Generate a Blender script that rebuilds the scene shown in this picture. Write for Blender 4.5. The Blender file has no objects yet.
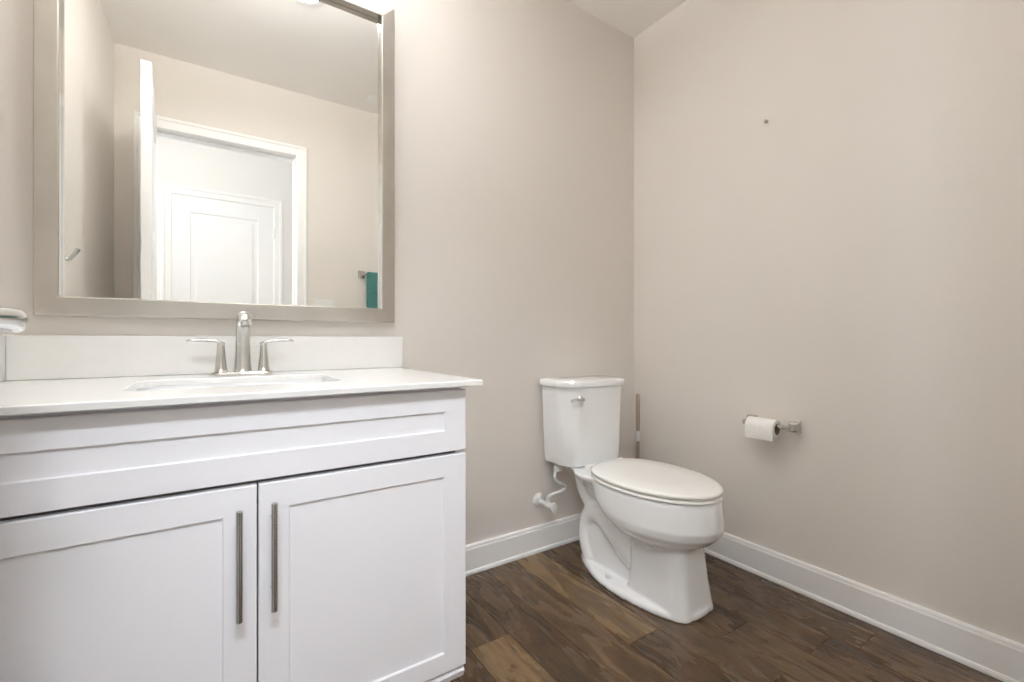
import bpy, bmesh, math, random
from mathutils import Vector, Matrix
random.seed(7)
PI = math.pi
SC = bpy.context.scene
COL = SC.collection

# ------------------------------------------------------------------ room dimensions
XL, XR = -0.425, 1.776          # left / right wall faces
YF, YB = 0.036, 1.570           # front / back wall faces
CH = 2.437                      # ceiling height
YO = -0.080                     # hall side of the front wall
YH = -1.170                     # far wall of the hall
HX0, HX1 = -3.4, 1.5            # hall extent
DX0, DX1, DH = -0.289, 0.428, 2.045   # doorway opening

# ------------------------------------------------------------------ camera
cd = bpy.data.cameras.new('camera')
cam = bpy.data.objects.new('camera', cd); COL.objects.link(cam)
cam.location = (0, 0, 0.91)
cam.rotation_euler = (PI/2, 0, -math.radians(33.436))
cd.sensor_width = 36.0
cd.lens = 452.35/1024*36.0
cd.shift_y = (339.9-341.0)/1024
cd.clip_start = 0.01
SC.camera = cam

# ------------------------------------------------------------------ world, lights, exposure
w = bpy.data.worlds.new('world'); SC.world = w; w.use_nodes = True
w.node_tree.nodes['Background'].inputs[0].default_value = (0.90, 0.95, 1.0, 1)
w.node_tree.nodes['Background'].inputs[1].default_value = 1.2
SC.view_settings.view_transform = 'Standard'
SC.view_settings.look = 'None'
SC.view_settings.gamma = 1
SC.view_settings.use_curve_mapping = False
SC.view_settings.exposure = 0.27
SC.cycles.max_bounces = 16
SC.cycles.diffuse_bounces = 12

def area(name, loc, rot, sx, sy, power, color, spread=PI):
    l = bpy.data.lights.new(name, 'AREA'); l.shape = 'RECTANGLE'
    l.size = sx; l.size_y = sy; l.energy = power; l.color = color; l.spread = spread
    o = bpy.data.objects.new(name, l); COL.objects.link(o)
    o.location = loc; o.rotation_euler = rot
    return o
# daylight entering the hall through its far open end, and an added unseen fill aimed through the doorway
area('hall_daylight', (HX0-0.05, -0.93, 1.30), (0, -PI/2, 0), 2.0, 0.45, 36, (0.88, 0.94, 1.0))
area('hall_fill', (-0.15, -0.45, CH-0.12), (math.radians(42), 0, 0), 0.9, 0.25, 14, (0.88, 0.935, 1.0), math.radians(115))

# ------------------------------------------------------------------ material helpers
def mat(name, color, rough=0.5, metal=0.0, coat=0.0, spec=0.5):
    m = bpy.data.materials.new(name); m.use_nodes = True
    b = m.node_tree.nodes['Principled BSDF']
    b.inputs['Base Color'].default_value = (*color, 1)
    b.inputs['Roughness'].default_value = rough
    b.inputs['Metallic'].default_value = metal
    b.inputs['Coat Weight'].default_value = coat
    b.inputs['Coat Roughness'].default_value = 0.04
    b.inputs['Specular IOR Level'].default_value = spec
    return m
def srgb(r, g, b):
    f = lambda c: (c/255/12.92 if c/255 <= 0.04045 else ((c/255+0.055)/1.055)**2.4)
    return (f(r), f(g), f(b))
def noisy(name, c1, c2, scale, rough=0.6, bump=0.0, bscale=200, stretch=(1,1,1), metal=0.0, coat=0.0):
    m = mat(name, c1, rough, metal, coat)
    nt = m.node_tree; N = nt.nodes; L = nt.links; b = N['Principled BSDF']
    tc = N.new('ShaderNodeTexCoord'); mp = N.new('ShaderNodeMapping')
    mp.inputs['Scale'].default_value = stretch
    L.new(tc.outputs['Object'], mp.inputs['Vector'])
    n = N.new('ShaderNodeTexNoise'); n.inputs['Scale'].default_value = scale; n.inputs['Detail'].default_value = 4
    L.new(mp.outputs['Vector'], n.inputs['Vector'])
    r = N.new('ShaderNodeValToRGB')
    r.color_ramp.elements[0].position = 0.3; r.color_ramp.elements[0].color = (*c1, 1)
    r.color_ramp.elements[1].position = 0.7; r.color_ramp.elements[1].color = (*c2, 1)
    L.new(n.outputs['Fac'], r.inputs['Fac']); L.new(r.outputs['Color'], b.inputs['Base Color'])
    if bump:
        n2 = N.new('ShaderNodeTexNoise'); n2.inputs['Scale'].default_value = bscale; n2.inputs['Detail'].default_value = 3
        L.new(mp.outputs['Vector'], n2.inputs['Vector'])
        bp = N.new('ShaderNodeBump'); bp.inputs['Strength'].default_value = bump; bp.inputs['Distance'].default_value = 0.002
        L.new(n2.outputs['Fac'], bp.inputs['Height']); L.new(bp.outputs['Normal'], b.inputs['Normal'])
    return m

wc = srgb(226, 221, 215)
M = {}
M['wall'] = noisy('wall_paint', wc, tuple(c*0.985 for c in wc), 2.0, 0.75, 0.12, 320)
M['hallwall'] = noisy('hall_wall_paint', srgb(238,237,235), srgb(236,235,233), 2.0, 0.75, 0.12, 320)
M['ceil'] = noisy('ceiling_paint', srgb(243,241,238), srgb(241,239,236), 3.0, 0.85, 0.12, 260)
M['trim'] = mat('white_trim_paint', srgb(243,243,242), 0.35)
M['door'] = mat('white_door_paint', srgb(243,243,244), 0.35)
M['cab'] = noisy('white_cabinet_lacquer', srgb(243,243,247), srgb(241,241,245), 3, 0.33)
M['gap'] = mat('gap_shade_grey', srgb(120,116,110), 0.8)  # grey paints in the shade of the drawer gap and the cap ring
M['quartz'] = noisy('white_quartz', srgb(238,238,236), srgb(236,236,234), 45, 0.18, coat=0.3)
M['porc'] = mat('white_porcelain', srgb(246,248,249), 0.10, coat=0.6)
M['seat'] = mat('white_seat_plastic', srgb(246,246,243), 0.22, coat=0.2)
M['nickel'] = mat('brushed_nickel', (0.66, 0.65, 0.62), 0.22, 1.0)
M['chrome'] = mat('polished_chrome', (0.66, 0.66, 0.66), 0.12, 1.0)
M['steel'] = mat('brushed_steel_bar', (0.56, 0.56, 0.55), 0.27, 1.0)
M['frame'] = noisy('champagne_silver_leaf', srgb(200,196,189), srgb(190,185,177), 9, 0.34, metal=0.85)
M['lip'] = mat('polished_silver_bevel', srgb(205,202,196), 0.16, 1.0)
M['glass'] = mat('mirror_silvering', (0.93, 0.935, 0.91), 0.0, 1.0)
M['dark'] = mat('dark_recess', srgb(35,33,32), 0.7)
M['paper'] = noisy('white_tissue_paper', srgb(246,245,242), srgb(240,239,236), 60, 0.95, 0.3, 400)
M['card'] = mat('brown_cardboard', srgb(150,132,110), 0.9)
M['plastic'] = mat('white_plastic', srgb(232,232,230), 0.35)
M['braid'] = noisy('white_braided_hose', srgb(226,226,224), srgb(200,200,198), 300, 0.45)
M['teal'] = noisy('teal_terry', srgb(78,134,130), srgb(66,120,117), 60, 0.95, 0.9, 500)
M['stick'] = noisy('grey_brown_stick', srgb(172,157,141), srgb(152,137,121), 30, 0.4, stretch=(20,20,1))
M['clear'] = mat('milky_plastic_joint', srgb(225,224,222), 0.15, coat=0.5)
M['nail'] = mat('dull_nail', srgb(120,108,96), 0.5, 0.6)

def emis(name, col, strength):
    m = mat(name, col, 0.4); b = m.node_tree.nodes['Principled BSDF']
    b.inputs['Emission Color'].default_value = (*col, 1); b.inputs['Emission Strength'].default_value = strength
    return m
M['shade'] = emis('lit_frosted_glass', (1.0, 0.98, 0.95), 4.0)
M['can'] = emis('lit_ceiling_lens', (1.0, 0.99, 0.98), 8.0)

def floor_mat():
    m = mat('hand_scraped_wood', srgb(90,70,52), 0.3)
    nt = m.node_tree; N = nt.nodes; L = nt.links; b = N['Principled BSDF']
    at = N.new('ShaderNodeAttribute'); at.attribute_name = 'tone'
    sep = N.new('ShaderNodeSeparateColor'); L.new(at.outputs['Color'], sep.inputs[0])
    tc = N.new('ShaderNodeTexCoord')
    off = N.new('ShaderNodeCombineXYZ'); L.new(sep.outputs[1], off.inputs[0]); L.new(sep.outputs[2], off.inputs[1])
    sc = N.new('ShaderNodeVectorMath'); sc.operation = 'SCALE'; sc.inputs['Scale'].default_value = 13.0
    L.new(off.outputs[0], sc.inputs[0])
    add = N.new('ShaderNodeVectorMath'); L.new(tc.outputs['Object'], add.inputs[0]); L.new(sc.outputs[0], add.inputs[1])
    mp = N.new('ShaderNodeMapping'); mp.inputs['Scale'].default_value = (1.0, 0.16, 1.0)
    L.new(add.outputs[0], mp.inputs['Vector'])
    g = N.new('ShaderNodeTexNoise'); g.inputs['Scale'].default_value = 90; g.inputs['Detail'].default_value = 6; g.inputs['Distortion'].default_value = 0.6
    L.new(mp.outputs[0], g.inputs['Vector'])
    mp2 = N.new('ShaderNodeMapping'); mp2.inputs['Scale'].default_value = (1.0, 0.22, 1.0)
    L.new(add.outputs[0], mp2.inputs['Vector'])
    g2 = N.new('ShaderNodeTexNoise'); g2.inputs['Scale'].default_value = 17; g2.inputs['Detail'].default_value = 5; g2.inputs['Distortion'].default_value = 0.9
    L.new(mp2.outputs[0], g2.inputs['Vector'])
    r0 = N.new('ShaderNodeValToRGB')
    e = r0.color_ramp.elements
    e[0].position = 0.0; e[0].color = (*srgb(68,50,33), 1)
    e[1].position = 1.0; e[1].color = (*srgb(118,95,64), 1)
    x = e.new(0.5); x.color = (*srgb(90,69,47), 1)
    L.new(sep.outputs[0], r0.inputs['Fac'])
    def mul(a, noise, lo, hi, p0, p1):
        mr = N.new('ShaderNodeMapRange'); mr.inputs['From Min'].default_value = p0; mr.inputs['From Max'].default_value = p1
        mr.inputs['To Min'].default_value = lo; mr.inputs['To Max'].default_value = hi
        L.new(noise, mr.inputs['Value'])
        vm = N.new('ShaderNodeVectorMath'); vm.operation = 'SCALE'
        L.new(a, vm.inputs[0]); L.new(mr.outputs[0], vm.inputs['Scale'])
        return vm.outputs[0]
    c = mul(r0.outputs['Color'], g2.outputs['Fac'], 0.66, 1.34, 0.32, 0.70)
    c = mul(c, g.outputs['Fac'], 0.78, 1.18, 0.35, 0.65)
    # knots
    vo = N.new('ShaderNodeTexVoronoi'); vo.inputs['Scale'].default_value = 5.5
    mp3 = N.new('ShaderNodeMapping'); mp3.inputs['Scale'].default_value = (1.0, 0.5, 1.0)
    L.new(add.outputs[0], mp3.inputs['Vector']); L.new(mp3.outputs[0], vo.inputs['Vector'])
    c = mul(c, vo.outputs['Distance'], 0.45, 1.0, 0.03, 0.12)
    L.new(c, b.inputs['Base Color'])
    rr = N.new('ShaderNodeMapRange'); rr.inputs['To Min'].default_value = 0.20; rr.inputs['To Max'].default_value = 0.34
    L.new(g2.outputs['Fac'], rr.inputs['Value']); L.new(rr.outputs[0], b.inputs['Roughness'])
    ad = N.new('ShaderNodeMath'); ad.operation = 'MULTIPLY_ADD'; ad.inputs[1].default_value = 2.5
    L.new(g2.outputs['Fac'], ad.inputs[0]); L.new(g.outputs['Fac'], ad.inputs[2])
    bp = N.new('ShaderNodeBump'); bp.inputs['Strength'].default_value = 0.5; bp.inputs['Distance'].default_value = 0.004
    L.new(ad.outputs[0], bp.inputs['Height']); L.new(bp.outputs['Normal'], b.inputs['Normal'])
    return m
M['floor'] = floor_mat()

# ------------------------------------------------------------------ mesh helpers (all shapes in world metres)
def world_origin(o):
    v = Vector((0, 0, 0))
    while o is not None:
        v += o.location; o = o.parent
    return v
def link(name, bm, m, parent=None, smooth=False, label=None, origin=None):
    if parent is not None: org = world_origin(parent)
    elif origin is not None: org = Vector(origin)
    else:
        vs = [v.co for v in bm.verts]
        org = Vector(((min(v.x for v in vs)+max(v.x for v in vs))/2, (min(v.y for v in vs)+max(v.y for v in vs))/2, min(v.z for v in vs)))
    bmesh.ops.translate(bm, verts=bm.verts, vec=-org)
    bmesh.ops.recalc_face_normals(bm, faces=bm.faces)
    me = bpy.data.meshes.new(name); bm.to_mesh(me); bm.free()
    if m: me.materials.append(m)
    if smooth:
        me.shade_smooth() if smooth is True else me.set_sharp_from_angle(angle=math.radians(smooth))
        for p in me.polygons: p.use_smooth = True
    o = bpy.data.objects.new(name, me); COL.objects.link(o)
    if parent is not None: o.parent = parent
    else: o.location = org
    if label: o['label'] = label
    return o
def thing(name, loc, label, cat, group=None):
    o = bpy.data.objects.new(name, None); COL.objects.link(o); o.location = loc
    o.empty_display_size = 0.05
    o['label'] = label; o['category'] = cat
    if group: o['group'] = group
    return o
def tag(o, label, cat, group=None):
    o['label'] = label; o['category'] = cat
    if group: o['group'] = group
    return o
def struct(name, bm, m, label=None, smooth=False, parent=None, cat=None):
    o = link(name, bm, m, parent, smooth, label)
    if parent is None:
        o['kind'] = 'structure'
        if cat: o['category'] = cat
    return o
def NB(): return bmesh.new()
def box(bm, x0, x1, y0, y1, z0, z1, bev=0.0, seg=2):
    t = bmesh.new()
    bmesh.ops.create_cube(t, size=1)
    for v in t.verts:
        v.co = Vector(((x0+x1)/2+v.co.x*(x1-x0), (y0+y1)/2+v.co.y*(y1-y0), (z0+z1)/2+v.co.z*(z1-z0)))
    if bev: bmesh.ops.bevel(t, geom=t.edges[:], offset=bev, segments=seg, affect='EDGES', profile=0.5)
    merge(bm, t)
    return bm
def merge(bm, t, mtx=None):
    if mtx: bmesh.ops.transform(t, matrix=mtx, verts=t.verts)
    me = bpy.data.meshes.new('tmp'); t.to_mesh(me); t.free(); bm.from_mesh(me); bpy.data.meshes.remove(me)
def rings(bm, loops, cap0=True, cap1=True, closed=False):
    R = [[bm.verts.new(p) for p in l] for l in loops]
    n = len(R[0])
    pairs = list(zip(R[:-1], R[1:])) + ([(R[-1], R[0])] if closed else [])
    for a, b in pairs:
        for i in range(n):
            j = (i+1) % n
            bm.faces.new((a[i], a[j], b[j], b[i]))
    if not closed:
        if cap0: bm.faces.new(list(reversed(R[0])))
        if cap1: bm.faces.new(R[-1])
    return R
def lathe(bm, prof, c, axis='Z', n=40, cap=True):
    """prof: list of (radius, height along the axis)"""
    loops = []
    for r, h in prof:
        l = []
        for k in range(n):
            a = 2*PI*k/n; p, q = r*math.cos(a), r*math.sin(a)
            l.append({'Z': (c[0]+p, c[1]+q, c[2]+h), 'X': (c[0]+h, c[1]+p, c[2]+q), 'Y': (c[0]+p, c[1]+h, c[2]+q)}[axis])
        loops.append(l)
    rings(bm, loops, cap, cap)
def catmull(pts, k=8):
    P = [Vector(p) for p in pts]; out = []
    for i in range(len(P)-1):
        p0 = P[i-1] if i else P[0]*2-P[1]; p1, p2 = P[i], P[i+1]; p3 = P[i+2] if i+2 < len(P) else P[-1]*2-P[-2]
        for j in range(k):
            t = j/k
            out.append(0.5*((2*p1)+(-p0+p2)*t+(2*p0-5*p1+4*p2-p3)*t*t+(-p0+3*p1-3*p2+p3)*t**3))
    out.append(P[-1]); return out
def tube(bm, pts, rad, n=16, curve=True, ex=1.0, up=(0,0,1), k=8):
    """sweep of an ellipse (rad sideways, rad*ex along 'up'); rad and ex may be lists along the points"""
    m = len(pts)
    rl = rad if isinstance(rad, (list, tuple)) else [rad]*m
    el = ex if isinstance(ex, (list, tuple)) else [ex]*m
    P = catmull(pts, k) if curve else [Vector(p) for p in pts]
    loops = []
    for i, p in enumerate(P):
        d = (P[min(i+1, len(P)-1)]-P[max(i-1, 0)]).normalized()
        s = d.cross(Vector(up))
        if s.length < 1e-3: s = d.cross(Vector((0, 1, 0)))
        s.normalize(); u = s.cross(d).normalized()
        f = i/(len(P)-1)*(m-1); a = min(int(f), m-2); t = f-a
        r = rl[a]*(1-t)+rl[a+1]*t; e = el[a]*(1-t)+el[a+1]*t
        loops.append([p+s*(r*math.cos(2*PI*q/n))+u*(r*e*math.sin(2*PI*q/n)) for q in range(n)])
    rings(bm, loops)
    return bm
def rrect(cx, cy, hx, hy, r, n=6):
    out = []
    for (sx, sy, a0) in ((1,1,0), (-1,1,90), (-1,-1,180), (1,-1,270)):
        for k in range(n+1):
            a = math.radians(a0+90*k/n)
            out.append((cx+sx*(hx-r)+r*math.cos(a), cy+sy*(hy-r)+r*math.sin(a)))
    return out
def wall_with_hole(bm, x0, x1, y0, y1, z0, z1, hx0, hx1, hz):
    box(bm, x0, hx0, y0, y1, z0, z1); box(bm, hx1, x1, y0, y1, z0, z1); box(bm, hx0, hx1, y0, y1, hz, z1)

# ------------------------------------------------------------------ setting: floor of individual planks in one mesh
PW = 0.1357
def build_floor():
    bm = bmesh.new(); tone = bm.loops.layers.float_color.new('tone')
    rows = {}
    # joints that the photo shows (world Y) and the tone of the planks on both sides
    k0 = math.floor((HX0-0.765)/PW); k1 = math.ceil((XR-0.765)/PW)
    def plank(xa, xb, ya, yb, t):
        c = (t, random.random(), random.random(), 1)
        e = 0.0014; z = random.uniform(-0.0004, 0)
        ring = [[(xa, ya, -0.003), (xb, ya, -0.003), (xb, yb, -0.003), (xa, yb, -0.003)],
                [(xa+e, ya+e, z), (xb-e, ya+e, z), (xb-e, yb-e, z), (xa+e, yb-e, z)]]
        R = [[bm.verts.new(p) for p in l] for l in ring]
        fs = [bm.faces.new(R[1])] + [bm.faces.new((R[0][i], R[0][(i+1) % 4], R[1][(i+1) % 4], R[1][i])) for i in range(4)]
        for f in fs:
            for l in f.loops: l[tone] = c
    known = {-3: ([0.62], [0.45, 0.3]), -2: ([0.55], [0.5, 0.35]), -1: ([1.175], [0.85, 0.25]), 0: ([0.70], [0.3, 0.22]), 1: ([0.50], [0.35, 0.5]), 2: ([0.935], [0.2, 0.85]),
             3: ([0.62, 1.10], [0.6, 0.35, 0.3]), 4: ([0.80], [0.45, 0.25]), 5: ([0.62], [0.3, 0.5]), 6: ([0.55], [0.4, 0.4]), 7: ([0.9], [0.4, 0.3])}
    for k in range(k0, k1+1):
        xa = 0.765+PW*k; xb = xa+PW
        xa_, xb_ = max(xa, HX0), min(xb, XR+0.02)
        if xb_-xa_ < 0.004: continue
        if k in known:
            js, ts = known[k]; ys = [YH-0.02] + [random.uniform(-0.8, -0.2)] + js + [YB+0.02]
            tt = [random.random()] + ts
        else:
            ys = [YH-0.02]; y = YH+random.uniform(0.3, 1.1)
            while y < YB-0.15: ys.append(y); y += random.uniform(0.6, 1.2)
            ys.append(YB+0.02); tt = [random.random() for _ in ys]
        for i in range(len(ys)-1): plank(xa_, xb_, ys[i], ys[i+1], tt[i])
    # dark bed under the planks
    R = [bm.verts.new(p) for p in ((HX0, YH-0.02, -0.004), (XR+0.02, YH-0.02, -0.004), (XR+0.02, YB+0.02, -0.004), (HX0, YB+0.02, -0.004))]
    f = bm.faces.new(R)
    for l in f.loops: l[tone] = (0, 0.5, 0.5, 1)
    me = bpy.data.meshes.new('floor'); bm.to_mesh(me); bm.free(); me.materials.append(M['floor'])
    o = bpy.data.objects.new('floor', me); COL.objects.link(o)
    o['kind'] = 'structure'; o['label'] = 'dark brown hand-scraped wood plank floor'
    return o
build_floor()
struct('ceiling', box(NB(), HX0, XR+0.12, YH-0.12, YB+0.12, CH, CH+0.1), M['ceil'], 'plain pale ceiling')
struct('wall_back', box(NB(), XL-0.12, XR+0.12, YB, YB+0.12, 0, CH), M['wall'], 'greige painted wall behind the mirror and the toilet')
struct('wall_right', box(NB(), XR, XR+0.12, YO, YB, 0, CH), M['wall'], 'greige painted wall with the toilet paper holder')
struct('wall_left', box(NB(), XL-0.12, XL, YF, YB, 0, CH), M['wall'], 'greige painted wall left of the vanity, seen in the mirror')
b = NB(); wall_with_hole(b, HX0, XR, YO, YF, 0, CH, DX0-0.02, DX1+0.02, DH+0.02)
struct('wall_front', b, M['wall'], 'greige painted wall with the doorway, seen in the mirror')
b = NB(); wall_with_hole(b, HX0, HX1+0.1, YH-0.12, YH, 0, CH, -0.285, 0.445, 2.04)
struct('wall_hall', b, M['hallwall'], 'bright hall wall with the closed white door, seen in the mirror')
struct('wall_hall_end', box(NB(), HX1, HX1+0.12, YH, YO, 0, CH), M['hallwall'], 'end wall of the hall beyond the doorway')

def baseboard(name, along, a0, a1, face, sgn, label, h=0.110):
    """moulded baseboard: profile (thickness, height) swept along x or y"""
    prof = [(0, 0), (0.020, 0), (0.020, 0.007), (0.018, 0.013), (0.0145, 0.016), (0.0135, h-0.016), (0.011, h-0.011), (0.0105, h-0.005), (0.007, h), (0, h)]
    loops = []
    for a in (a0, a1):
        loops.append([((a, face+sgn*t, z) if along == 'x' else (face+sgn*t, a, z)) for t, z in prof])
    b = NB(); rings(b, loops)
    return struct(name, b, M['trim'], label)
baseboard('baseboard_back', 'x', 0.524, XR-0.006, YB, -1, 'white baseboard under the greige wall behind the toilet')
baseboard('baseboard_right', 'y', YF, YB-0.001, XR, -1, 'white baseboard along the wall with the toilet paper holder')
baseboard('baseboard_front', 'x', DX1+0.062, XR-0.023, YF, 1, 'white baseboard beside the doorway')
baseboard('baseboard_left', 'y', YF+0.02, 0.93, XL, 1, 'white baseboard behind the open door')

# door casings and jambs
def casing(name, x0, x1, z1, face, sgn, label, wd=0.060):
    """flat casing with an outer back band; x0,x1,z1 is the opening"""
    prof = [(0, 0), (0, 0.009), (0.004, 0.012), (0.040, 0.014), (0.046, 0.019), (wd-0.004, 0.019), (wd, 0.015), (wd, 0)]   # (outward, proud)
    loops = []
    for (px, pz, dx, dz) in ((x0, 0, -1, 0), (x0, z1, -1, 1), (x1, z1, 1, 1), (x1, 0, 1, 0)):
        loops.append([(px+dx*o, face+sgn*p, pz+dz*o) for o, p in prof])
    b = NB(); rings(b, loops)
    return struct(name, b, M['trim'], label)
casing('trim_1', DX0+0.001, DX1-0.001, DH-0.001, YF, 1, 'white casing around the bathroom doorway, seen in the mirror')
casing('trim_2', DX0+0.001, DX1-0.001, DH-0.001, YO, -1, 'white casing on the hall side of the doorway')
b = NB()
box(b, DX0-0.0195, DX0, YO+0.0005, YF-0.0005, 0, DH+0.0195); box(b, DX1, DX1+0.0195, YO+0.0005, YF-0.0005, 0, DH+0.0195); box(b, DX0, DX1, YO+0.0005, YF-0.0005, DH, DH+0.0195)
box(b, DX0, DX0+0.011, YO+0.03, YF-0.042, 0, DH, 0.001); box(b, DX1-0.011, DX1, YO+0.03, YF-0.042, 0, DH, 0.001); box(b, DX0+0.011, DX1-0.011, YO+0.03, YF-0.042, DH-0.011, DH, 0.001)
struct('trim_3', b, M['trim'], 'white door jamb with stop inside the doorway')
casing('trim_4', -0.262, 0.4225, 2.0175, YH, 1, 'white casing around the closed hall door, seen in the mirror', 0.068)

def panel_door(bm, W, H, T, panels, inset=0.006):
    """door in local x 0..W, y 0..T, z 0..H with moulded recessed panels on both faces"""
    for side in (0, 1):
        y = 0 if side == 0 else T; d = inset if side == 0 else -inset
        xs = sorted({0, W} | {p[0] for p in panels} | {p[1] for p in panels}); zs = sorted({0, H} | {p[2] for p in panels} | {p[3] for p in panels})
        for i in range(len(xs)-1):
            for j in range(len(zs)-1):
                xa, xb, za, zb = xs[i], xs[i+1], zs[j], zs[j+1]
                if any(abs(p[0]-xa) < 1e-6 and abs(p[1]-xb) < 1e-6 and abs(p[2]-za) < 1e-6 and abs(p[3]-zb) < 1e-6 for p in panels):
                    st = [(0, 0), (0.006, d*0.9), (0.016, d), (0.030, d), (0.046, d*0.35)]
                    loops = [[(xa+o, y+q, za+o), (xb-o, y+q, za+o), (xb-o, y+q, zb-o), (xa+o, y+q, zb-o)] for o, q in st]
                    rings(bm, loops, False, True)
                else:
                    bm.faces.new([bm.verts.new(p) for p in ((xa, y, za), (xb, y, za), (xb, y, zb), (xa, y, zb))])
    for a, c in (((0, 0), (0, H)), ((W, 0), (W, H))):
        bm.faces.new([bm.verts.new(p) for p in ((a[0], 0, 0), (a[0], T, 0), (a[0], T, H), (a[0], 0, H))])
    for z in (0, H):
        bm.faces.new([bm.verts.new(p) for p in ((0, 0, z), (W, 0, z), (W, T, z), (0, T, z))])
    bmesh.ops.remove_doubles(bm, verts=bm.verts, dist=1e-5)

# door_1: the bathroom door, open into the room against the left side
def make_lever(mtx, parent, label, flip=1):
    """rosette + lever in door-local space: y outwards from the face, x towards the hinge"""
    t = NB()
    lathe(t, [(0.0, 0.0), (0.031, 0.0), (0.031, 0.005), (0.027, 0.009), (0.012, 0.011), (0.0105, 0.022), (0.0105, 0.033)], (0, 0, 0), 'Y', 36)
    tube(t, [(0.003, 0.030, 0), (-0.003, 0.037, 0), (-0.012, 0.041, 0), (-0.032, 0.043, 0), (-0.07, 0.042, 0), (-0.112, 0.040, 0)],
         [0.0095, 0.0095, 0.0080, 0.0070, 0.0062, 0.0058], 20, ex=[1.15, 1.35, 1.6, 1.8, 1.9, 1.9], k=6)
    b = NB(); merge(b, t, mtx)
    return link('handle', b, M['chrome'], parent, 40, label)
ang = math.radians(86.6)
DW, DHH, DT = 0.711, 2.030, 0.035
b = NB()
panel_door(b, DW, DHH, DT, [(0.115, DW-0.115, 0.24, 0.86), (0.115, DW-0.115, 1.02, DHH-0.125)])
# local x from the hinge to the free edge; local +y ends up facing the room's right
hinge = Vector((-0.286, 0.048, 0.010))
Rz = Matrix.Rotation(ang, 4, 'Z')
mt = Matrix.Translation(hinge) @ Rz @ Matrix.Translation((0, -DT, 0))
bmesh.ops.transform(b, matrix=mt, verts=b.verts)
d1 = struct('door_1', b, M['door'], 'white two-panel bathroom door standing open, seen edge-on in the mirror')
F = Matrix.Translation(hinge) @ Rz
# outer face (local y = -DT) looks towards +x world
mL = F @ Matrix.Translation((DW-0.060, -DT, 0.920)) @ Matrix.Scale(-1, 4, (0, 1, 0))
make_lever(mL, d1, 'brushed nickel lever handle at the left picture edge')
mR = F @ Matrix.Translation((DW-0.060, 0, 0.920))
make_lever(mR, d1, 'brushed nickel lever handle on the wall side of the open door')
for zc in (0.20, 1.03, 1.85):
    b = NB(); t = NB()
    lathe(t, [(0.0055, -0.045), (0.0055, 0.045)], (-0.004, 0.004, zc), 'Z', 14)
    box(t, -0.001, 0.0002, -0.032, 0.0, zc-0.044, zc+0.044)
    merge(b, t, F)
    link('hinge', b, M['nickel'], d1, 40, 'brushed nickel hinge')

# door_2: the closed door across the hall
b = NB(); W2 = 0.690
panel_door(b, W2, 2.010, 0.035, [(0.115, W2-0.115, 0.22, 0.84), (0.115, W2-0.115, 1.00, 1.885)])
bmesh.ops.transform(b, matrix=Matrix.Translation((-0.2645, YH-0.0345, 0.010)), verts=b.verts)
d2 = struct('door_2', b, M['door'], 'closed white two-panel door across the hall, seen in the mirror')
for zc in (0.22, 1.00, 1.80):
    b = NB(); lathe(b, [(0.0055, -0.045), (0.0055, 0.045)], (0.4262, YH+0.012, zc), 'Z', 14); link('hinge', b, M['nickel'], d2, 40, 'brushed nickel hinge')
b = NB(); box(b, -0.2847, -0.2655, YH-0.11, YH-0.0005, 0, 2.0395); box(b, 0.4265, 0.4447, YH-0.11, YH-0.0005, 0, 2.0395); box(b, -0.2655, 0.4265, YH-0.11, YH-0.0005, 2.0215, 2.0395)
struct('trim_5', b, M['trim'], 'white jamb of the closed hall door')
b = NB()
lathe(b, [(0.0, 0.0), (0.031, 0.0), (0.030, 0.006), (0.012, 0.010), (0.011, 0.030), (0.024, 0.042), (0.027, 0.055), (0.020, 0.066), (0.0, 0.070)], (-0.205, YH+0.0, 0.93), 'Y', 30)
link('handle', b, M['nickel'], d2, 40, 'brushed nickel round knob')
# hall baseboards
baseboard('baseboard_hall', 'x', HX0, -0.332, YH, 1, 'white baseboard along the hall wall')
baseboard('baseboard_hall_right', 'x', 0.4925, HX1, YH, 1, 'white baseboard beside the hall door')

# ------------------------------------------------------------------ vanity cabinet
VX0, VX1, VF = XL+0.003, 0.518, 0.990
van = thing('vanity_cabinet', ((VX0+VX1)/2, 1.28, 0), 'white shaker vanity cabinet with two doors under the sink counter', 'cabinet')
b = NB()
box(b, VX0, VX0+0.018, VF+0.021, YB-0.004, 0.105, 0.798); box(b, VX1-0.018, VX1-0.001, VF+0.021, YB-0.004, 0.105, 0.798, 0.001)
box(b, VX0, VX1-0.018, YB-0.012, YB-0.004, 0.105, 0.798); box(b, VX0+0.018, VX1-0.018, VF+0.021, YB-0.012, 0.105, 0.123)
box(b, VX1-0.018, VX1-0.001, 1.075, YB-0.004, 0.0, 0.105)
box(b, VX0+0.018, VX1-0.018, VF+0.021, VF+0.039, 0.752, 0.798)
link('body', b, M['cab'], van, label='white cabinet box')
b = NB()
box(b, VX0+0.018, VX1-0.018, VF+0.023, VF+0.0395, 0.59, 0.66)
link('rail', b, M['gap'], van, label='shade-grey inner rail behind the drawer gap')
b = NB(); box(b, VX0, VX1-0.018, 1.075, 1.090, 0.0, 0.105)
link('toe_kick', b, M['cab'], van)
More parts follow.
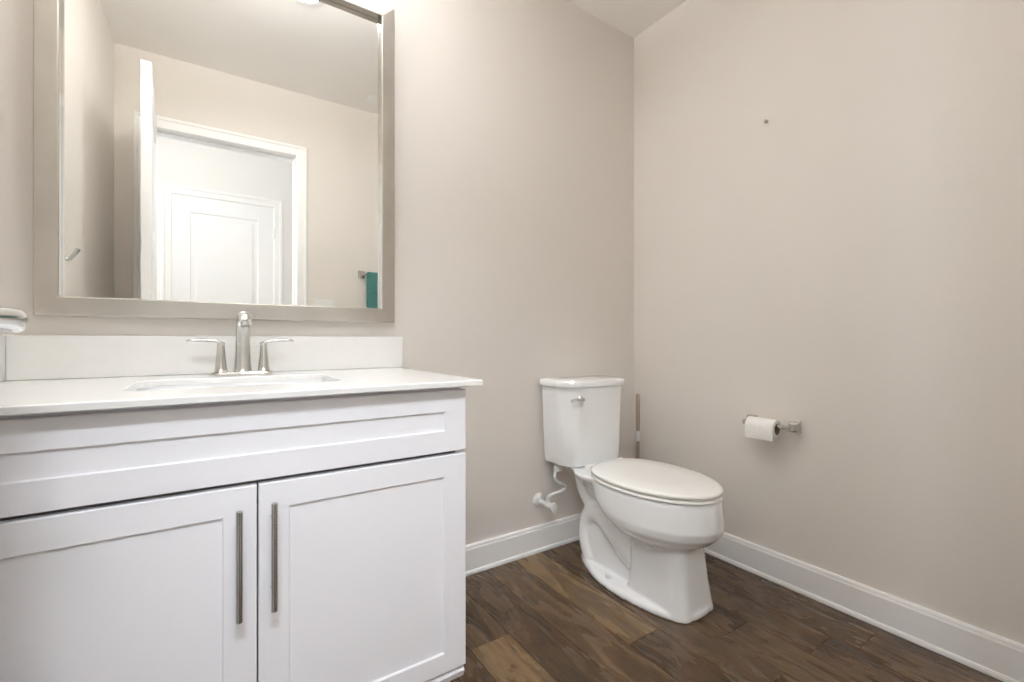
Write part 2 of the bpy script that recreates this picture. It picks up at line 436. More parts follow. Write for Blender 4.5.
# bottom rail with a small stepped profile
prof = [(VF+0.014, 0.112), (VF+0.006, 0.096), (VF+0.012, 0.080), (VF+0.050, 0.076), (VF+0.085, 0.076), (VF+0.085, 0.105), (VF+0.03, 0.112)]
b = NB(); rings(b, [[(x, y, z) for y, z in prof] for x in (VX0, VX1-0.001)])
link('base_moulding', b, M['cab'], van)
def shaker(x0, x1, z0, z1, y, l, r, bt, tp, T=0.019, d=0.0055):
    """shaker front facing -Y with frame widths l,r,bt,tp"""
    b = NB(); e = 0.0016
    st = [[(x0, y+T, z0), (x1, y+T, z0), (x1, y+T, z1), (x0, y+T, z1)],
          [(x0, y+e, z0), (x1, y+e, z0), (x1, y+e, z1), (x0, y+e, z1)],
          [(x0+e, y, z0+e), (x1-e, y, z0+e), (x1-e, y, z1-e), (x0+e, y, z1-e)],
          [(x0+l, y, z0+bt), (x1-r, y, z0+bt), (x1-r, y, z1-tp), (x0+l, y, z1-tp)],
          [(x0+l+.0012, y+0.0012, z0+bt+.0012), (x1-r-.0012, y+0.0012, z0+bt+.0012), (x1-r-.0012, y+0.0012, z1-tp-.0012), (x0+l+.0012, y+0.0012, z1-tp-.0012)],
          [(x0+l+.0022, y+d, z0+bt+.0022), (x1-r-.0022, y+d, z0+bt+.0022), (x1-r-.0022, y+d, z1-tp-.0022), (x0+l+.0022, y+d, z1-tp-.0022)]]
    rings(b, st)
    return b
link('drawer_front', shaker(VX0+0.002, VX1, 0.6415, 0.7885, VF, 0.055, 0.054, 0.050, 0.050), M['cab'], van, label='wide white false drawer front')
dl = link('door', shaker(VX0+0.002, 0.0695, 0.114, 0.6330, VF, 0.055, 0.0535, 0.045, 0.052), M['cab'], van, label='left white shaker door')
dr = link('door', shaker(0.0725, VX1, 0.114, 0.6330, VF, 0.0520, 0.056, 0.045, 0.050), M['cab'], van, label='right white shaker door')
def pull(x, z0, z1, parent):
    b = NB(); y = VF-0.031; r = 0.0058
    lathe(b, [(0.0, 0), (r-0.0008, 0), (r, 0.0008), (r, z1-z0-0.0008), (r-0.0008, z1-z0), (0, z1-z0)], (x, y, z0), 'Z', 24)
    for z in (z0+0.034, z1-0.034):
        lathe(b, [(0.0042, 0), (0.0042, 0.031+0.0012)], (x, y, z), 'Y', 16)
    return link('handle', b, M['steel'], parent, 40, 'brushed steel bar pull')
pull(0.0395, 0.396, 0.598, dl); pull(0.0965, 0.398, 0.602, dr)

# ------------------------------------------------------------------ countertop with a rectangular cut-out
CX0, CX1, CY0, CT = XL+0.001, 0.548, 0.958, 0.813
SXC, SYC, SHX, SHY, SR = 0.056, 1.248, 0.204, 0.134, 0.040
def counter():
    b = NB(); n = 8
    hole = rrect(SXC, SYC, SHX, SHY, SR, n)
    x0, x1, y0, y1 = CX0, CX1, CY0, YB-0.0005
    def outer(q):        # matching point on the slab's outline for every hole point
        cx, cy = q[0]-SXC, q[1]-SYC
        tx = ((x1-SXC) if cx > 0 else (SXC-x0))/max(abs(cx), 1e-9); ty = ((y1-SYC) if cy > 0 else (SYC-y0))/max(abs(cy), 1e-9)
        t = min(tx, ty)
        return (SXC+cx*t, SYC+cy*t)
    out = [outer(q) for q in hole]
    for (qx, qy) in ((x0, y0), (x1, y0), (x1, y1), (x0, y1)):
        k = min(range(len(out)), key=lambda i: (out[i][0]-qx)**2+(out[i][1]-qy)**2); out[k] = (qx, qy)
    e = 0.002
    def ins(p, d): return (min(max(p[0], x0+d), x1-d), min(max(p[1], y0+d), y1-d))
    L = lambda pts, z: [(p[0], p[1], z) for p in pts]
    hin = rrect(SXC, SYC, SHX+0.0015, SHY+0.0015, SR+0.0015, n)
    rings(b, [L([ins(p, e) for p in out], CT), L(out, CT-e), L(out, CT-0.0145+e), L([ins(p, e) for p in out], CT-0.0145), L(hole, CT-0.0145), L(hole, CT-0.0015), L(hin, CT)], closed=True)
    o = link('countertop', b, M['quartz'])
    return tag(o, 'white quartz countertop with a rectangular sink cut-out, on the vanity', 'countertop')
counter()
tag(link('backsplash', box(NB(), XL+0.0155, 0.561, YB-0.020, YB-0.0005, CT+0.0006, 0.921, 0.0015), M['quartz']), 'long low white quartz backsplash below the framed mirror', 'backsplash')
tag(link('side_splash', box(NB(), XL+0.0005, XL+0.0150, 0.965, YB-0.0005, CT+0.0006, 0.921, 0.0015), M['quartz']), 'short white quartz splash slab at the left end of the counter', 'backsplash')

# undermount sink
snk = thing('sink', (SXC, SYC, 0.66), 'white rectangular undermount sink basin set into the counter', 'sink')
b = NB(); n = 8
Ls = lambda hx, hy, r, z: [(p[0], p[1], z) for p in rrect(SXC, SYC, hx, hy, r, n)]
rings(b, [Ls(SHX+0.020, SHY+0.020, SR+0.01, CT-0.0150), Ls(SHX+0.004, SHY+0.004, SR, CT-0.0150), Ls(SHX+0.004, SHY+0.004, SR, CT-0.022), Ls(SHX, SHY, SR, CT-0.030), Ls(SHX-0.008, SHY-0.008, SR, CT-0.09),
          Ls(SHX-0.022, SHY-0.022, SR+0.01, CT-0.130), Ls(SHX-0.055, SHY-0.055, SR+0.01, CT-0.145), Ls(0.03, 0.03, 0.0299, CT-0.150),
          Ls(0.03, 0.03, 0.0299, CT-0.158), Ls(SHX-0.05, SHY-0.05, SR+0.01, CT-0.154), Ls(SHX-0.012, SHY-0.012, SR+0.01, CT-0.138), Ls(SHX+0.004, SHY+0.004, SR, CT-0.09), Ls(SHX+0.010, SHY+0.010, SR, CT-0.027), Ls(SHX+0.020, SHY+0.020, SR+0.01, CT-0.024)], closed=True)
link('basin', b, M['porc'], snk, 50)
b = NB(); lathe(b, [(0.0, 0.0), (0.018, 0.0), (0.022, 0.002), (0.0295, 0.0025), (0.0295, -0.004), (0, -0.004)], (SXC, SYC, CT-0.1495), 'Z', 32)
link('drain', b, M['nickel'], snk, 40, 'brushed nickel drain flange')

# faucet: centerset, tapered spout and two lever handles
FX, FY = 0.069, 1.476
fc = thing('faucet', (FX, FY, CT), 'brushed nickel centerset faucet with two lever handles behind the sink', 'faucet')
b = NB(); z0 = CT+0.0002
Lf = lambda hx, hy, z: [(p[0], p[1], z) for p in rrect(FX, FY, hx, hy, hy-0.0005, 10)]
rings(b, [Lf(0.078, 0.026, z0), Lf(0.078, 0.026, z0+0.004), Lf(0.075, 0.023, z0+0.008), Lf(0.068, 0.018, z0+0.0095)])
link('base_plate', b, M['nickel'], fc, 35)
b = NB()
tube(b, [(FX, FY+0.004, CT+0.009), (FX, FY+0.004, CT+0.020), (FX, FY+0.002, CT+0.055), (FX, FY-0.003, CT+0.095), (FX, FY-0.010, CT+0.130), (FX, FY-0.022, CT+0.154), (FX, FY-0.045, CT+0.164), (FX, FY-0.075, CT+0.158), (FX, FY-0.098, CT+0.142)],
     [0.0240, 0.0215, 0.0195, 0.0178, 0.0168, 0.0162, 0.0158, 0.0156, 0.0154], 28, ex=[0.95, 0.9, 0.85, 0.8, 0.75, 0.72, 0.7, 0.7, 0.75], up=(0, 1, 0.35), k=6)
sp = link('spout', b, M['nickel'], fc, 40)
b = NB(); t = NB(); lathe(t, [(0.0, 0.0), (0.008, 0.0), (0.0095, -0.003), (0.0098, 0.010), (0, 0.010)], (0, 0, 0), 'Z', 24)
merge(b, t, Matrix.Translation((FX, FY-0.1015, CT+0.1345)) @ Matrix.Rotation(math.radians(-28), 4, 'X'))
link('aerator', b, M['steel'], sp, 40)
for s in (-1, 1):
    b = NB(); hx = FX+s*0.0515
    lathe(b, [(0.0, 0.008), (0.0185, 0.008), (0.0160, 0.012), (0.0138, 0.024), (0.0115, 0.048), (0.0098, 0.072), (0.0092, 0.084), (0.0078, 0.089), (0, 0.0905)], (hx, FY, CT), 'Z', 32)
    tube(b, [(hx-s*0.007, FY, CT+0.083), (hx+s*0.004, FY, CT+0.0905), (hx+s*0.020, FY-0.001, CT+0.0945), (hx+s*0.045, FY-0.003, CT+0.0965), (hx+s*0.066, FY-0.004, CT+0.0955), (hx+s*0.078, FY-0.005, CT+0.0935)],
         [0.0085, 0.0095, 0.0105, 0.0120, 0.0110, 0.0040], 20, ex=[0.8, 0.6, 0.50, 0.42, 0.36, 0.5], k=7)
    link('handle', b, M['nickel'], fc, 40, ('left' if s < 0 else 'right')+' nickel lever handle')

# ------------------------------------------------------------------ mirror
mir = thing('wall_mirror', (0.082, YB-0.02, 0.97), 'large rectangular mirror in a silver frame above the sink', 'mirror')
MX0, MX1, MZ0, MZ1 = -0.3605, 0.5255, 0.9695, 2.058     # outer frame
GY = 1.5495
fw = 0.046
def frect(o, y): return [(MX0+o, y, MZ0+o), (MX1-o, y, MZ0+o), (MX1-o, y, MZ1-o), (MX0+o, y, MZ1-o)]
b = NB()
rings(b, [frect(0.0, YB-0.001), frect(0.0, GY-0.014), frect(0.0035, GY-0.0175), frect(fw-0.002, GY-0.0245), frect(fw, GY-0.0235), frect(fw, YB-0.001)], closed=True)
link('frame', b, M['frame'], mir, label='wide brushed champagne silver frame')
b = NB()
rings(b, [frect(fw+0.0001, GY-0.0235), frect(fw+0.0012, GY-0.0235), frect(fw+0.0016, GY-0.0231), frect(fw+0.0016, GY-0.0012), frect(fw+0.0001, GY-0.0012)], closed=True)
link('inner_lip', b, M['lip'], mir, label='polished silver inner bevel')
b = NB(); box(b, MX0+fw+0.0003, MX1-fw-0.0003, GY, GY+0.004, MZ0+fw+0.0003, MZ1-fw-0.0003)
link('mirror_glass', b, M['glass'], mir, label='clear reflecting glass')

# ------------------------------------------------------------------ vanity light above the mirror (just over the picture)
vl = thing('vanity_light', (0.08, YB, 2.24), 'long bar vanity light on the wall above the framed mirror', 'wall lamp')
b = NB(); box(b, -0.02, 0.18, YB-0.018, YB-0.001, 2.205, 2.285, 0.005); link('back_plate', b, M['nickel'], vl, 40)
b = NB(); box(b, 0.06, 0.10, YB-0.060, YB-0.018, 2.230, 2.260, 0.003); box(b, -0.22, 0.38, YB-0.085, YB-0.058, 2.205, 2.285, 0.005); link('body', b, M['nickel'], vl, 40)
b = NB(); box(b, -0.212, 0.372, YB-0.093, YB-0.0855, 2.212, 2.278, 0.003); link('diffuser', b, M['shade'], vl, 50)
b = NB(); box(b, -0.212, 0.372, YB-0.086, YB-0.064, 2.2845, 2.2868, 0.0005); link('uplight_fill_strip', b, M['shade'], vl, 50)  # added glowing strip for the upward fill
area('vanity_lamp', (0.08, YB-0.096, 2.245), (math.radians(92), 0, 0), 0.57, 0.06, 17, (1.0, 0.95, 0.87))
area('ceiling_fill', (0.08, YB-0.075, 2.2875), (PI, 0, 0), 0.57, 0.02, 41, (0.945, 0.96, 1.0))  # added upward fill that brightens the ceiling and the room

# recessed ceiling light whose glow shows at the top of the mirror
rl = thing('recessed_light', (0.335, 0.950, CH), 'lit round ceiling light at the top edge of the mirror', 'ceiling light')
b = NB(); lathe(b, [(0.060, -0.001), (0.062, -0.006), (0.078, -0.006), (0.082, -0.001)], (0.335, 0.950, CH), 'Z', 48, cap=False); link('trim_ring', b, M['trim'], rl, 40)
b = NB(); lathe(b, [(0.0, -0.003), (0.0615, -0.003), (0.0615, -0.001), (0, -0.001)], (0.335, 0.950, CH), 'Z', 48); link('lens', b, M['can'], rl, 40)
l = area('ceiling_lamp', (0.335, 0.950, CH-0.008), (0, 0, 0), 0.12, 0.12, 5, (0.98, 0.985, 1.0)); l.data.shape = 'DISK'

# round cap on the ceiling, half hidden by the mirror frame
cf = thing('ceiling_cap', (0.875, 0.235, CH), 'small round white cap on the ceiling reflected at the mirror edge', 'ceiling fixture')
b = NB(); lathe(b, [(0.0, -0.001), (0.052, -0.001), (0.052, -0.006), (0.0, -0.006)], (0.875, 0.235, CH), 'Z', 40); link('recess_ring', b, M['gap'], cf, 40, 'dark shadow ring')  # grey colour stands in for the shadow gap above the cover
b = NB(); lathe(b, [(0.0, -0.006), (0.066, -0.006), (0.066, -0.009), (0.062, -0.011), (0.0, -0.011)], (0.875, 0.235, CH), 'Z', 40); link('cover', b, M['trim'], cf, 40)

# ------------------------------------------------------------------ things on the front and left walls, seen in the mirror
sw = thing('light_switch', (0.582, YF, 1.11), 'white double light switch beside the doorway, seen in the mirror', 'switch')
b = NB(); box(b, 0.524, 0.640, YF+0.0003, YF+0.006, 1.050, 1.167, 0.002); link('cover_plate', b, M['plastic'], sw)
for x in (0.559, 0.605):
    b = NB(); box(b, x-0.0165, x+0.0165, YF+0.0058, YF+0.0085, 1.075, 1.142, 0.001); link('rocker', b, M['plastic'], sw)

tb = thing('towel_bar', (1.00, YF, 1.335), 'brushed nickel towel bar holding the teal towel, seen in the mirror', 'towel bar')
for x in (0.820, 1.250):
    b = NB(); box(b, x-0.022, x+0.022, YF+0.0003, YF+0.009, 1.320, 1.368, 0.002)
    box(b, x-0.009, x+0.009, YF+0.009, YF+0.066, 1.335, 1.353, 0.002); link('bracket', b, M['nickel'], tb)
b = NB(); lathe(b, [(0.0075, -0.21), (0.0075, 0.21)], (1.035, YF+0.058, 1.344), 'X', 18); link('bar', b, M['nickel'], tb, 40)
def towel():
    b = NB(); x0, x1 = 0.842, 1.105; yc, zc = YF+0.058, 1.344
    N = 26
    path = []
    for (o, za) in ((1, 1.092),):
        for k in range(12): path.append((1, za+(zc-za)*k/12))
    path += [('arc', a) for a in range(0, 181, 15)]
    for k in range(12): path.append((-1, zc-(zc-1.125)*(k+1)/12))
    def P(x, item, r):
        f = (x-x0)/(x1-x0); wv = 0.0022*math.sin(f*19)+0.0014*math.sin(f*41+1)
        if item[0] == 'arc':
            a = math.radians(item[1]); return Vector((x, yc+r*math.cos(a), zc+r*math.sin(a)))
        s, z = item; d = min(1, (zc-z)/0.12)
        return Vector((x, yc+s*(r+wv*d*s+0.002*d*f), z+(0.003*math.sin(f*9) if abs(z-zc) > 0.15 else 0)))
    loops = []
    for i in range(N+1):
        x = x0+(x1-x0)*i/N
        outer = [P(x, it, 0.0135) for it in path]; inner = [P(x, it, 0.0083) for it in path]
        if i in (0, N):
            mid = [(a+c)/2 for a, c in zip(outer, inner)]
            outer = [m+(a-m)*0.5 for a, m in zip(outer, mid)]; inner = [m+(a-m)*0.5 for a, m in zip(inner, mid)]
        loops.append(outer+inner[::-1])
    rings(b, loops)
    return tag(link('hand_towel', b, M['teal'], None, 60), 'teal hand towel hanging over the towel bar, seen in the mirror', 'towel')
towel()

hk = thing('robe_hook', (XL, 1.055, 1.20), 'small pale robe hook on the left wall, at the left edge of the mirror', 'hook')
b = NB(); lathe(b, [(0, 0.0003), (0.020, 0.0003), (0.020, 0.005), (0.014, 0.008), (0, 0.009)], (XL, 1.055, 1.190), 'X', 28); link('base', b, M['chrome'], hk, 40)
b = NB(); tube(b, [(XL+0.008, 1.055, 1.190), (XL+0.025, 1.053, 1.174), (XL+0.040, 1.050, 1.192), (XL+0.050, 1.046, 1.212)], [0.006, 0.0055, 0.0055, 0.007], 16); link('prong', b, M['chrome'], hk, 40)

# ------------------------------------------------------------------ toilet
TX = 1.336
toi = thing('toilet', (TX, YB-0.40, 0), 'white two-piece elongated toilet against the back wall', 'toilet')
def TP(x, y, z): return (TX+x, YB-y, z)
def egg(yr, yf, hw, z, ym=None, n=64, pf=2.0, pr=2.2, shift=0.0):
    """closed outline: rear yr, front yf, half width hw reached at ym; superellipse exponents front / rear"""
    ym = ym if ym is not None else yr+(yf-yr)*0.45
    out = []
    for k in range(n):
        a = 2*PI*k/n; c, s = math.cos(a), math.sin(a)
        p = pf if s > 0 else pr
        X = hw*math.copysign(abs(c)**(2/p), c); S = math.copysign(abs(s)**(2/p), s)
        Y = ym+S*((yf-ym) if s > 0 else (ym-yr))
        out.append(TP(X, Y, z))
    return out
b = NB()
# upper bowl
rings(b, [egg(0.235, 0.720, 0.168, 0.388, 0.47), egg(0.230, 0.725, 0.173, 0.378, 0.47), egg(0.232, 0.729, 0.175, 0.355, 0.47), egg(0.245, 0.733, 0.177, 0.320, 0.47),
          egg(0.270, 0.735, 0.177, 0.295, 0.48), egg(0.300, 0.727, 0.171, 0.270, 0.49), egg(0.340, 0.700, 0.150, 0.243, 0.50), egg(0.370, 0.668, 0.122, 0.222, 0.51), egg(0.40, 0.635, 0.092, 0.203, 0.51)])
# pedestal front
def ped(yr, yf, hw, z):
    ym = (yr+yf)/2; hy = (yf-yr)/2
    return [TP(p[0]*(1-0.10*max(0, (p[1]-ym)/hy)), p[1], z) for p in rrect(0, ym, hw, hy, 0.046, 8)]
rings(b, [ped(0.425, 0.648, 0.090, 0.24), ped(0.430, 0.650, 0.091, 0.19), ped(0.432, 0.660, 0.098, 0.10), ped(0.430, 0.670, 0.105, 0.03), ped(0.430, 0.676, 0.108, 0.0)])
# narrower core behind it
rings(b, [[TP(p[0], p[1], z) for p in rrect(0, (ya+yb)/2, hw, (yb-ya)/2, hw*0.8, 6)] for (ya, yb, hw, z) in ((0.14, 0.50, 0.062, 0.34), (0.150, 0.50, 0.050, 0.29), (0.155, 0.50, 0.050, 0.22), (0.165, 0.50, 0.064, 0.12), (0.16, 0.50, 0.072, 0.0))])
# trapway: one bulging channel that rises behind the bowl, turns over and drops to the floor
for sx in (-1, 1):
    tube(b, [TP(sx*0.030, 0.52, 0.10), TP(sx*0.034, 0.44, 0.110), TP(sx*0.034, 0.36, 0.155), TP(sx*0.030, 0.28, 0.205), TP(sx*0.022, 0.215, 0.208), TP(sx*0.019, 0.175, 0.150), TP(sx*0.026, 0.180, 0.085), TP(sx*0.032, 0.215, 0.02)],
         [0.055, 0.054, 0.050, 0.048, 0.050, 0.048, 0.048, 0.050], 20)
    tube(b, [TP(sx*0.026, 0.14, 0.335), TP(sx*0.026, 0.155, 0.28), TP(sx*0.024, 0.19, 0.23)], [0.040, 0.036, 0.034], 20)
# foot
FO = [(0.130, 0.0), (0.136, 0.034), (0.165, 0.064), (0.235, 0.100), (0.305, 0.127), (0.380, 0.139), (0.460, 0.139), (0.540, 0.129), (0.600, 0.114), (0.640, 0.096), (0.668, 0.066), (0.678, 0.030), (0.680, 0.0)]
def foot(sc, z, dy=0.0):
    pts = catmull([(y, hw, 0) for y, hw in FO], 5)
    L = [TP(p[1]-(1-sc)*0.14*min(1, p[1]/0.05), min(max(p[0], 0.125+dy), 0.680-dy), z) for p in pts]
    R_ = [TP(-(p[1]-(1-sc)*0.14*min(1, p[1]/0.05)), min(max(p[0], 0.125+dy), 0.680-dy), z) for p in pts[1:-1]]
    return L+R_[::-1]
rings(b, [foot(1.0, 0.0), foot(1.0, 0.012), foot(0.97, 0.019, 0.004), foot(0.90, 0.024, 0.012)])
# deck under the tank, widening towards the seat
DK = [(0.045, 0.0), (0.045, 0.060), (0.10, 0.078), (0.165, 0.112), (0.205, 0.138), (0.250, 0.146), (0.31, 0.140), (0.34, 0.0)]
def deck(k, z, yo):
    pts = [Vector((y, hw, 0)) for y, hw in DK]
    L = [TP(p[1]*k, max(p[0], yo), z) for p in pts]; R_ = [TP(-p[1]*k, max(p[0], yo), z) for p in pts[1:-1]]
    return L+R_[::-1]
rings(b, [deck(0.98, 0.385, 0.045), deck(1.0, 0.380, 0.045), deck(0.96, 0.368, 0.05), deck(0.74, 0.345, 0.07), deck(0.50, 0.31, 0.10), deck(0.34, 0.26, 0.14)])
o = link('bowl', b, M['porc'], toi)
rm = o.modifiers.new('r', 'REMESH'); rm.mode = 'VOXEL'; rm.voxel_size = 0.0042; rm.use_smooth_shade = True
sm = o.modifiers.new('s', 'SMOOTH'); sm.factor = 0.5; sm.iterations = 9
dg = bpy.context.evaluated_depsgraph_get(); dg.update()
me = bpy.data.meshes.new_from_object(o.evaluated_get(dg)); o.modifiers.clear()
old = o.data; o.data = me; bpy.data.meshes.remove(old); me.name = 'bowl'
if not me.materials: me.materials.append(M['porc'])
for p in me.polygons: p.use_smooth = True

def seat_loft(levels, name, label):
    b = NB(); rings(b, levels); return link(name, b, M['seat'], toi, 50, label)
SE = dict(ym=0.470, pf=2.0, pr=2.55)
seat_loft([egg(0.262, 0.714, 0.163, 0.3890, **SE), egg(0.250, 0.726, 0.175, 0.3915, **SE), egg(0.248, 0.729, 0.178, 0.3935, **SE), egg(0.248, 0.729, 0.178, 0.3980, **SE), egg(0.250, 0.727, 0.176, 0.4000, **SE), egg(0.262, 0.714, 0.163, 0.4010, **SE)], 'seat', 'white seat ring')
seat_loft([egg(0.260, 0.716, 0.165, 0.4048, **SE), egg(0.248, 0.727, 0.175, 0.4055, **SE), egg(0.246, 0.729, 0.177, 0.4070, **SE), egg(0.245, 0.730, 0.178, 0.4145, **SE), egg(0.248, 0.727, 0.175, 0.4185, **SE), egg(0.262, 0.717, 0.166, 0.4210, **SE), egg(0.34, 0.61, 0.09, 0.4235, **SE)], 'lid', 'closed white lid')
for sx in (-1, 1):
    b = NB(); box(b, TX+sx*0.120-0.010, TX+sx*0.120+0.010, YB-0.595, YB-0.565, 0.4005, 0.4055, 0.001); link('bumper', b, M['seat'], toi)
for s in (-1, 1):
    b = NB(); tube(b, [TP(s*0.055, 0.236, 0.404), TP(s*0.100, 0.236, 0.404)], 0.011, 18, curve=False)
    box(b, TX+s*0.0775-0.018, TX+s*0.0775+0.018, YB-0.246, YB-0.228, 0.3846, 0.399, 0.003)
    link('hinge', b, M['seat'], toi, 40)

TKX = 0.015
def tank_sec(hw, y0, y1, z, ch):
    """chamfered front corners, rounded: returns a closed outline of fixed point count"""
    P = [(-hw, y0), (-hw, y1-ch*1.5), (-hw+ch*1.15, y1-0.004), (hw-ch*1.15, y1-0.004), (hw, y1-ch*1.5), (hw, y0)]
    mid_bow = 0.004
    out = []
    R = [0.012, 0.022, 0.022, 0.022, 0.022, 0.012]
    m = len(P)
    for i in range(m):
        p0, p1, p2 = Vector(P[i-1]), Vector(P[i]), Vector(P[(i+1) % m])
        a, c = (p0-p1).normalized(), (p2-p1).normalized(); r = R[i]
        s, e = p1+a*r, p1+c*r
        for k in range(6):
            t = k/5; q = s*(1-t)**2+p1*2*t*(1-t)+e*t*t
            out.append(q)
        if i == 2:
            for k in range(1, 6):
                t = k/6; q = e.lerp(Vector(P[3]), t*0.9); q = Vector((q.x, q.y+mid_bow*math.sin(PI*t))); out.append(q)
    return [TP(q.x+TKX, q.y, z) for q in out]
TK = 0.018
b = NB()
rings(b, [tank_sec(0.120, TK+0.030, 0.150, 0.3856, 0.022), tank_sec(0.150, TK+0.012, 0.182, 0.3875, 0.032), tank_sec(0.161, TK+0.004, 0.191, 0.394, 0.038), tank_sec(0.166, TK+0.003, 0.195, 0.412, 0.040),
          tank_sec(0.171, TK, 0.199, 0.55, 0.042), tank_sec(0.177, TK, 0.204, 0.714, 0.046), tank_sec(0.175, TK+0.002, 0.202, 0.716, 0.045)])
tk = link('tank', b, M['porc'], toi, 32)
b = NB()
rings(b, [tank_sec(0.179, TK, 0.206, 0.7163, 0.043), tank_sec(0.185, TK-0.004, 0.212, 0.7175, 0.045), tank_sec(0.186, TK-0.005, 0.213, 0.722, 0.045), tank_sec(0.186, TK-0.005, 0.213, 0.736, 0.045), tank_sec(0.183, TK-0.003, 0.210, 0.7425, 0.045), tank_sec(0.174, TK+0.005, 0.200, 0.7455, 0.043), tank_sec(0.10, TK+0.05, 0.140, 0.7475, 0.03)])
link('tank_lid', b, M['porc'], toi, 32, 'white tank lid')
b = NB()
lathe(b, [(0.0, 0.0), (0.013, 0.0), (0.014, -0.006), (0.010, -0.012), (0.008, -0.020), (0, -0.022)], (TX-0.105, YB-0.2005, 0.672), 'Y', 24)
tube(b, [(TX-0.102, YB-0.219, 0.672), (TX-0.117, YB-0.222, 0.672), (TX-0.142, YB-0.219, 0.671), (TX-0.160, YB-0.214, 0.668)], [0.0075, 0.0085, 0.0080, 0.0055], 18, ex=[1, 0.8, 0.9, 1.0])
link('flush_lever', b, M['chrome'], toi, 40, 'chrome flush lever')
for s in (-1, 1):
    b = NB(); lathe(b, [(0.0, 0.0), (0.013, 0.0), (0.013, 0.006), (0.008, 0.013), (0, 0.015)], TP(s*0.106, 0.36, 0.026), 'Z', 24)
    link('bolt_cap', b, M['plastic'], toi, 40)

# water supply: wall valve and hose
vv = thing('supply_valve', (1.155, YB, 0.23), 'white shut-off valve with looping hose left of the toilet', 'valve')
VZ = 0.217
b = NB(); lathe(b, [(0.0, -0.0005), (0.031, -0.0005), (0.030, -0.004), (0.022, -0.011), (0.010, -0.014), (0, -0.014)], (1.174, YB, VZ), 'Y', 32); link('escutcheon', b, M['plastic'], vv, 40)
b = NB(); lathe(b, [(0.0085, -0.010), (0.0085, -0.050), (0.012, -0.050), (0.0125, -0.082), (0.009, -0.086), (0.005, -0.088), (0.005, -0.102)], (1.174, YB, VZ), 'Y', 20)
tube(b, [(1.174, YB-0.066, VZ), (1.174, YB-0.066, VZ+0.024)], 0.0085, 16, curve=False); link('valve_body', b, M['plastic'], vv, 40)
b = NB(); t = NB(); lathe(t, [(0, 0), (0.014, 0), (0.015, -0.004), (0.014, -0.010), (0, -0.012)], (0, 0, 0), 'Y', 24)
merge(b, t, Matrix.Translation((1.174, YB-0.100, VZ)) @ Matrix.Scale(1.35, 4, (0, 0, 1))); link('handle', b, M['plastic'], vv, 40, 'oval white valve handle')
b = NB(); tube(b, [(1.174, YB-0.066, VZ+0.022), (1.176, YB-0.070, VZ+0.034), (1.192, YB-0.082, VZ+0.046), (1.224, YB-0.090, VZ+0.052), (1.246, YB-0.092, VZ+0.064), (1.236, YB-0.090, VZ+0.080), (1.208, YB-0.088, VZ+0.094), (1.196, YB-0.086, VZ+0.112), (1.200, YB-0.084, VZ+0.134), (1.212, YB-0.084, VZ+0.156)], 0.0078, 18)
link('hose', b, M['braid'], vv, 40)
b = NB(); lathe(b, [(0.010, 0.0), (0.016, 0.004), (0.0175, 0.008), (0.0175, 0.022), (0.012, 0.026)], (1.213, YB-0.084, VZ+0.138), 'Z', 8); link('coupling_nut', b, M['plastic'], vv)

# thin stick standing in the corner behind the bowl
br = thing('toilet_brush', (1.690, 1.470, 0), 'thin grey-brown stick handle with white joint in the corner behind the toilet', 'toilet brush')
b = NB(); lathe(b, [(0, 0.0), (0.046, 0.0), (0.048, 0.01), (0.042, 0.13), (0.038, 0.135), (0.030, 0.135), (0.012, 0.13), (0, 0.13)], (1.690, 1.470, 0), 'Z', 32); link('holder', b, M['plastic'], br, 40)
b = NB(); lathe(b, [(0.0075, 0.10), (0.0085, 0.42), (0.0085, 0.47), (0.0092, 0.475), (0.0105, 0.640), (0.009, 0.652), (0, 0.654)], (1.690, 1.470, 0), 'Z', 20); link('handle', b, M['stick'], br, 40)
b = NB(); lathe(b, [(0.0095, 0.428), (0.0125, 0.434), (0.0130, 0.446), (0.0115, 0.458), (0.0125, 0.470), (0.0095, 0.478)], (1.690, 1.470, 0), 'Z', 20); link('joint', b, M['clear'], br, 40, 'shiny white joint')

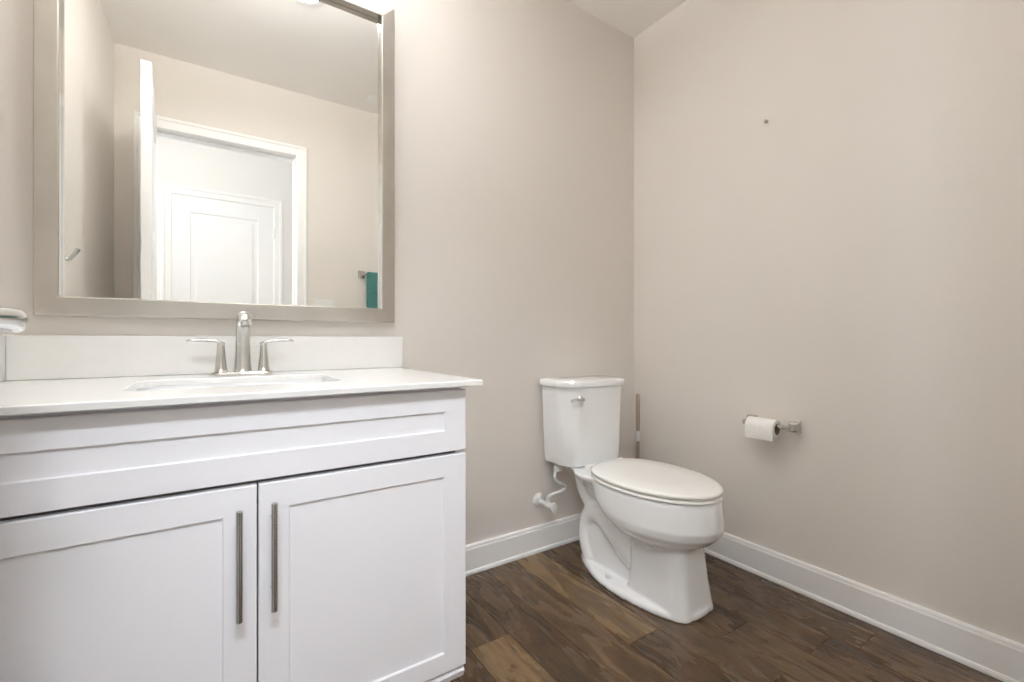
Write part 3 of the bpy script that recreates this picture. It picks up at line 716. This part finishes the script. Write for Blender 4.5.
# ------------------------------------------------------------------ toilet paper holder and roll
ph = thing('toilet_paper_holder', (XR, 0.885, 0.595), 'brushed nickel two-post toilet paper holder on the right wall', 'toilet paper holder')
BZ = 0.593
for y in (0.965, 0.808):
    b = NB(); box(b, XR-0.009, XR-0.0003, y-0.0195, y+0.0195, BZ-0.0225, BZ+0.0235, 0.002)
    L = [[(XR-d, y+a*h, BZ+c*h) for a, c in ((-1, -1), (1, -1), (1, 1), (-1, 1))] for d, h in ((0.009, 0.0180), (0.017, 0.0170), (0.023, 0.0095), (0.060, 0.0090), (0.062, 0.0070))]
    rings(b, L); link('post', b, M['nickel'], ph)
b = NB(); lathe(b, [(0.006, -0.0775), (0.006, -0.062), (0.0085, -0.061), (0.0085, 0.061), (0.006, 0.062), (0.006, 0.0775)], (XR-0.052, 0.8865, BZ), 'Y', 24); link('roller', b, M['nickel'], ph, 40)
pr_ = thing('toilet_paper_roll', (XR-0.052, 0.900, 0.545), 'partly used white toilet paper roll on the wall holder', 'toilet paper')
PC = (XR-0.052, 0.898, BZ-0.0105); PL = 0.051
def roll():
    b = NB(); n = 48; R0, R1 = 0.0340, 0.0205
    prof = [(R1, -PL), (R0-0.001, -PL), (R0, -PL+0.001), (R0, PL-0.001), (R0-0.001, PL), (R1, PL)]
    loops = []
    for k in range(n):
        a = 2*PI*k/n
        loops.append([(PC[0]+r*math.cos(a), PC[1]+h, PC[2]+r*math.sin(a)) for r, h in prof])
    rings(b, loops, closed=True)
    # loose end hanging from the room side of the roll
    pts = []
    for k in range(14):
        a = math.radians(100+80*k/13); pts.append((PC[0]+(R0+0.0008)*math.cos(a), PC[2]+(R0+0.0008)*math.sin(a)))
    pts += [(PC[0]-R0-0.0010, PC[2]-0.012), (PC[0]-R0-0.0005, PC[2]-0.026), (PC[0]-R0+0.001, PC[2]-0.041)]
    loops = [[(x, PC[1]-PL, z) for x, z in pts]+[(x+0.0007, PC[1]-PL, z) for x, z in pts[::-1]], [(x, PC[1]+PL, z) for x, z in pts]+[(x+0.0007, PC[1]+PL, z) for x, z in pts[::-1]]]
    rings(b, loops)
    return link('paper', b, M['paper'], pr_, 40)
roll()
b = NB()
loops = []
for k in range(32):
    a = 2*PI*k/32
    loops.append([(PC[0]+r*math.cos(a), PC[1]+h, PC[2]+r*math.sin(a)) for r, h in ((0.0195, -PL), (0.0204, -PL), (0.0204, PL), (0.0195, PL))])
rings(b, loops, closed=True); link('core', b, M['card'], pr_, 40, 'brown cardboard core')

# nail left in the right wall
b = NB(); lathe(b, [(0.0015, 0.0002), (0.0015, -0.008), (0.0065, -0.008), (0.0065, -0.0095), (0, -0.010)], (XR, 0.911, 1.748), 'X', 16)
tag(link('nail', b, M['nail'], None, 40), 'tiny nail sticking out of the bare right wall', 'nail')
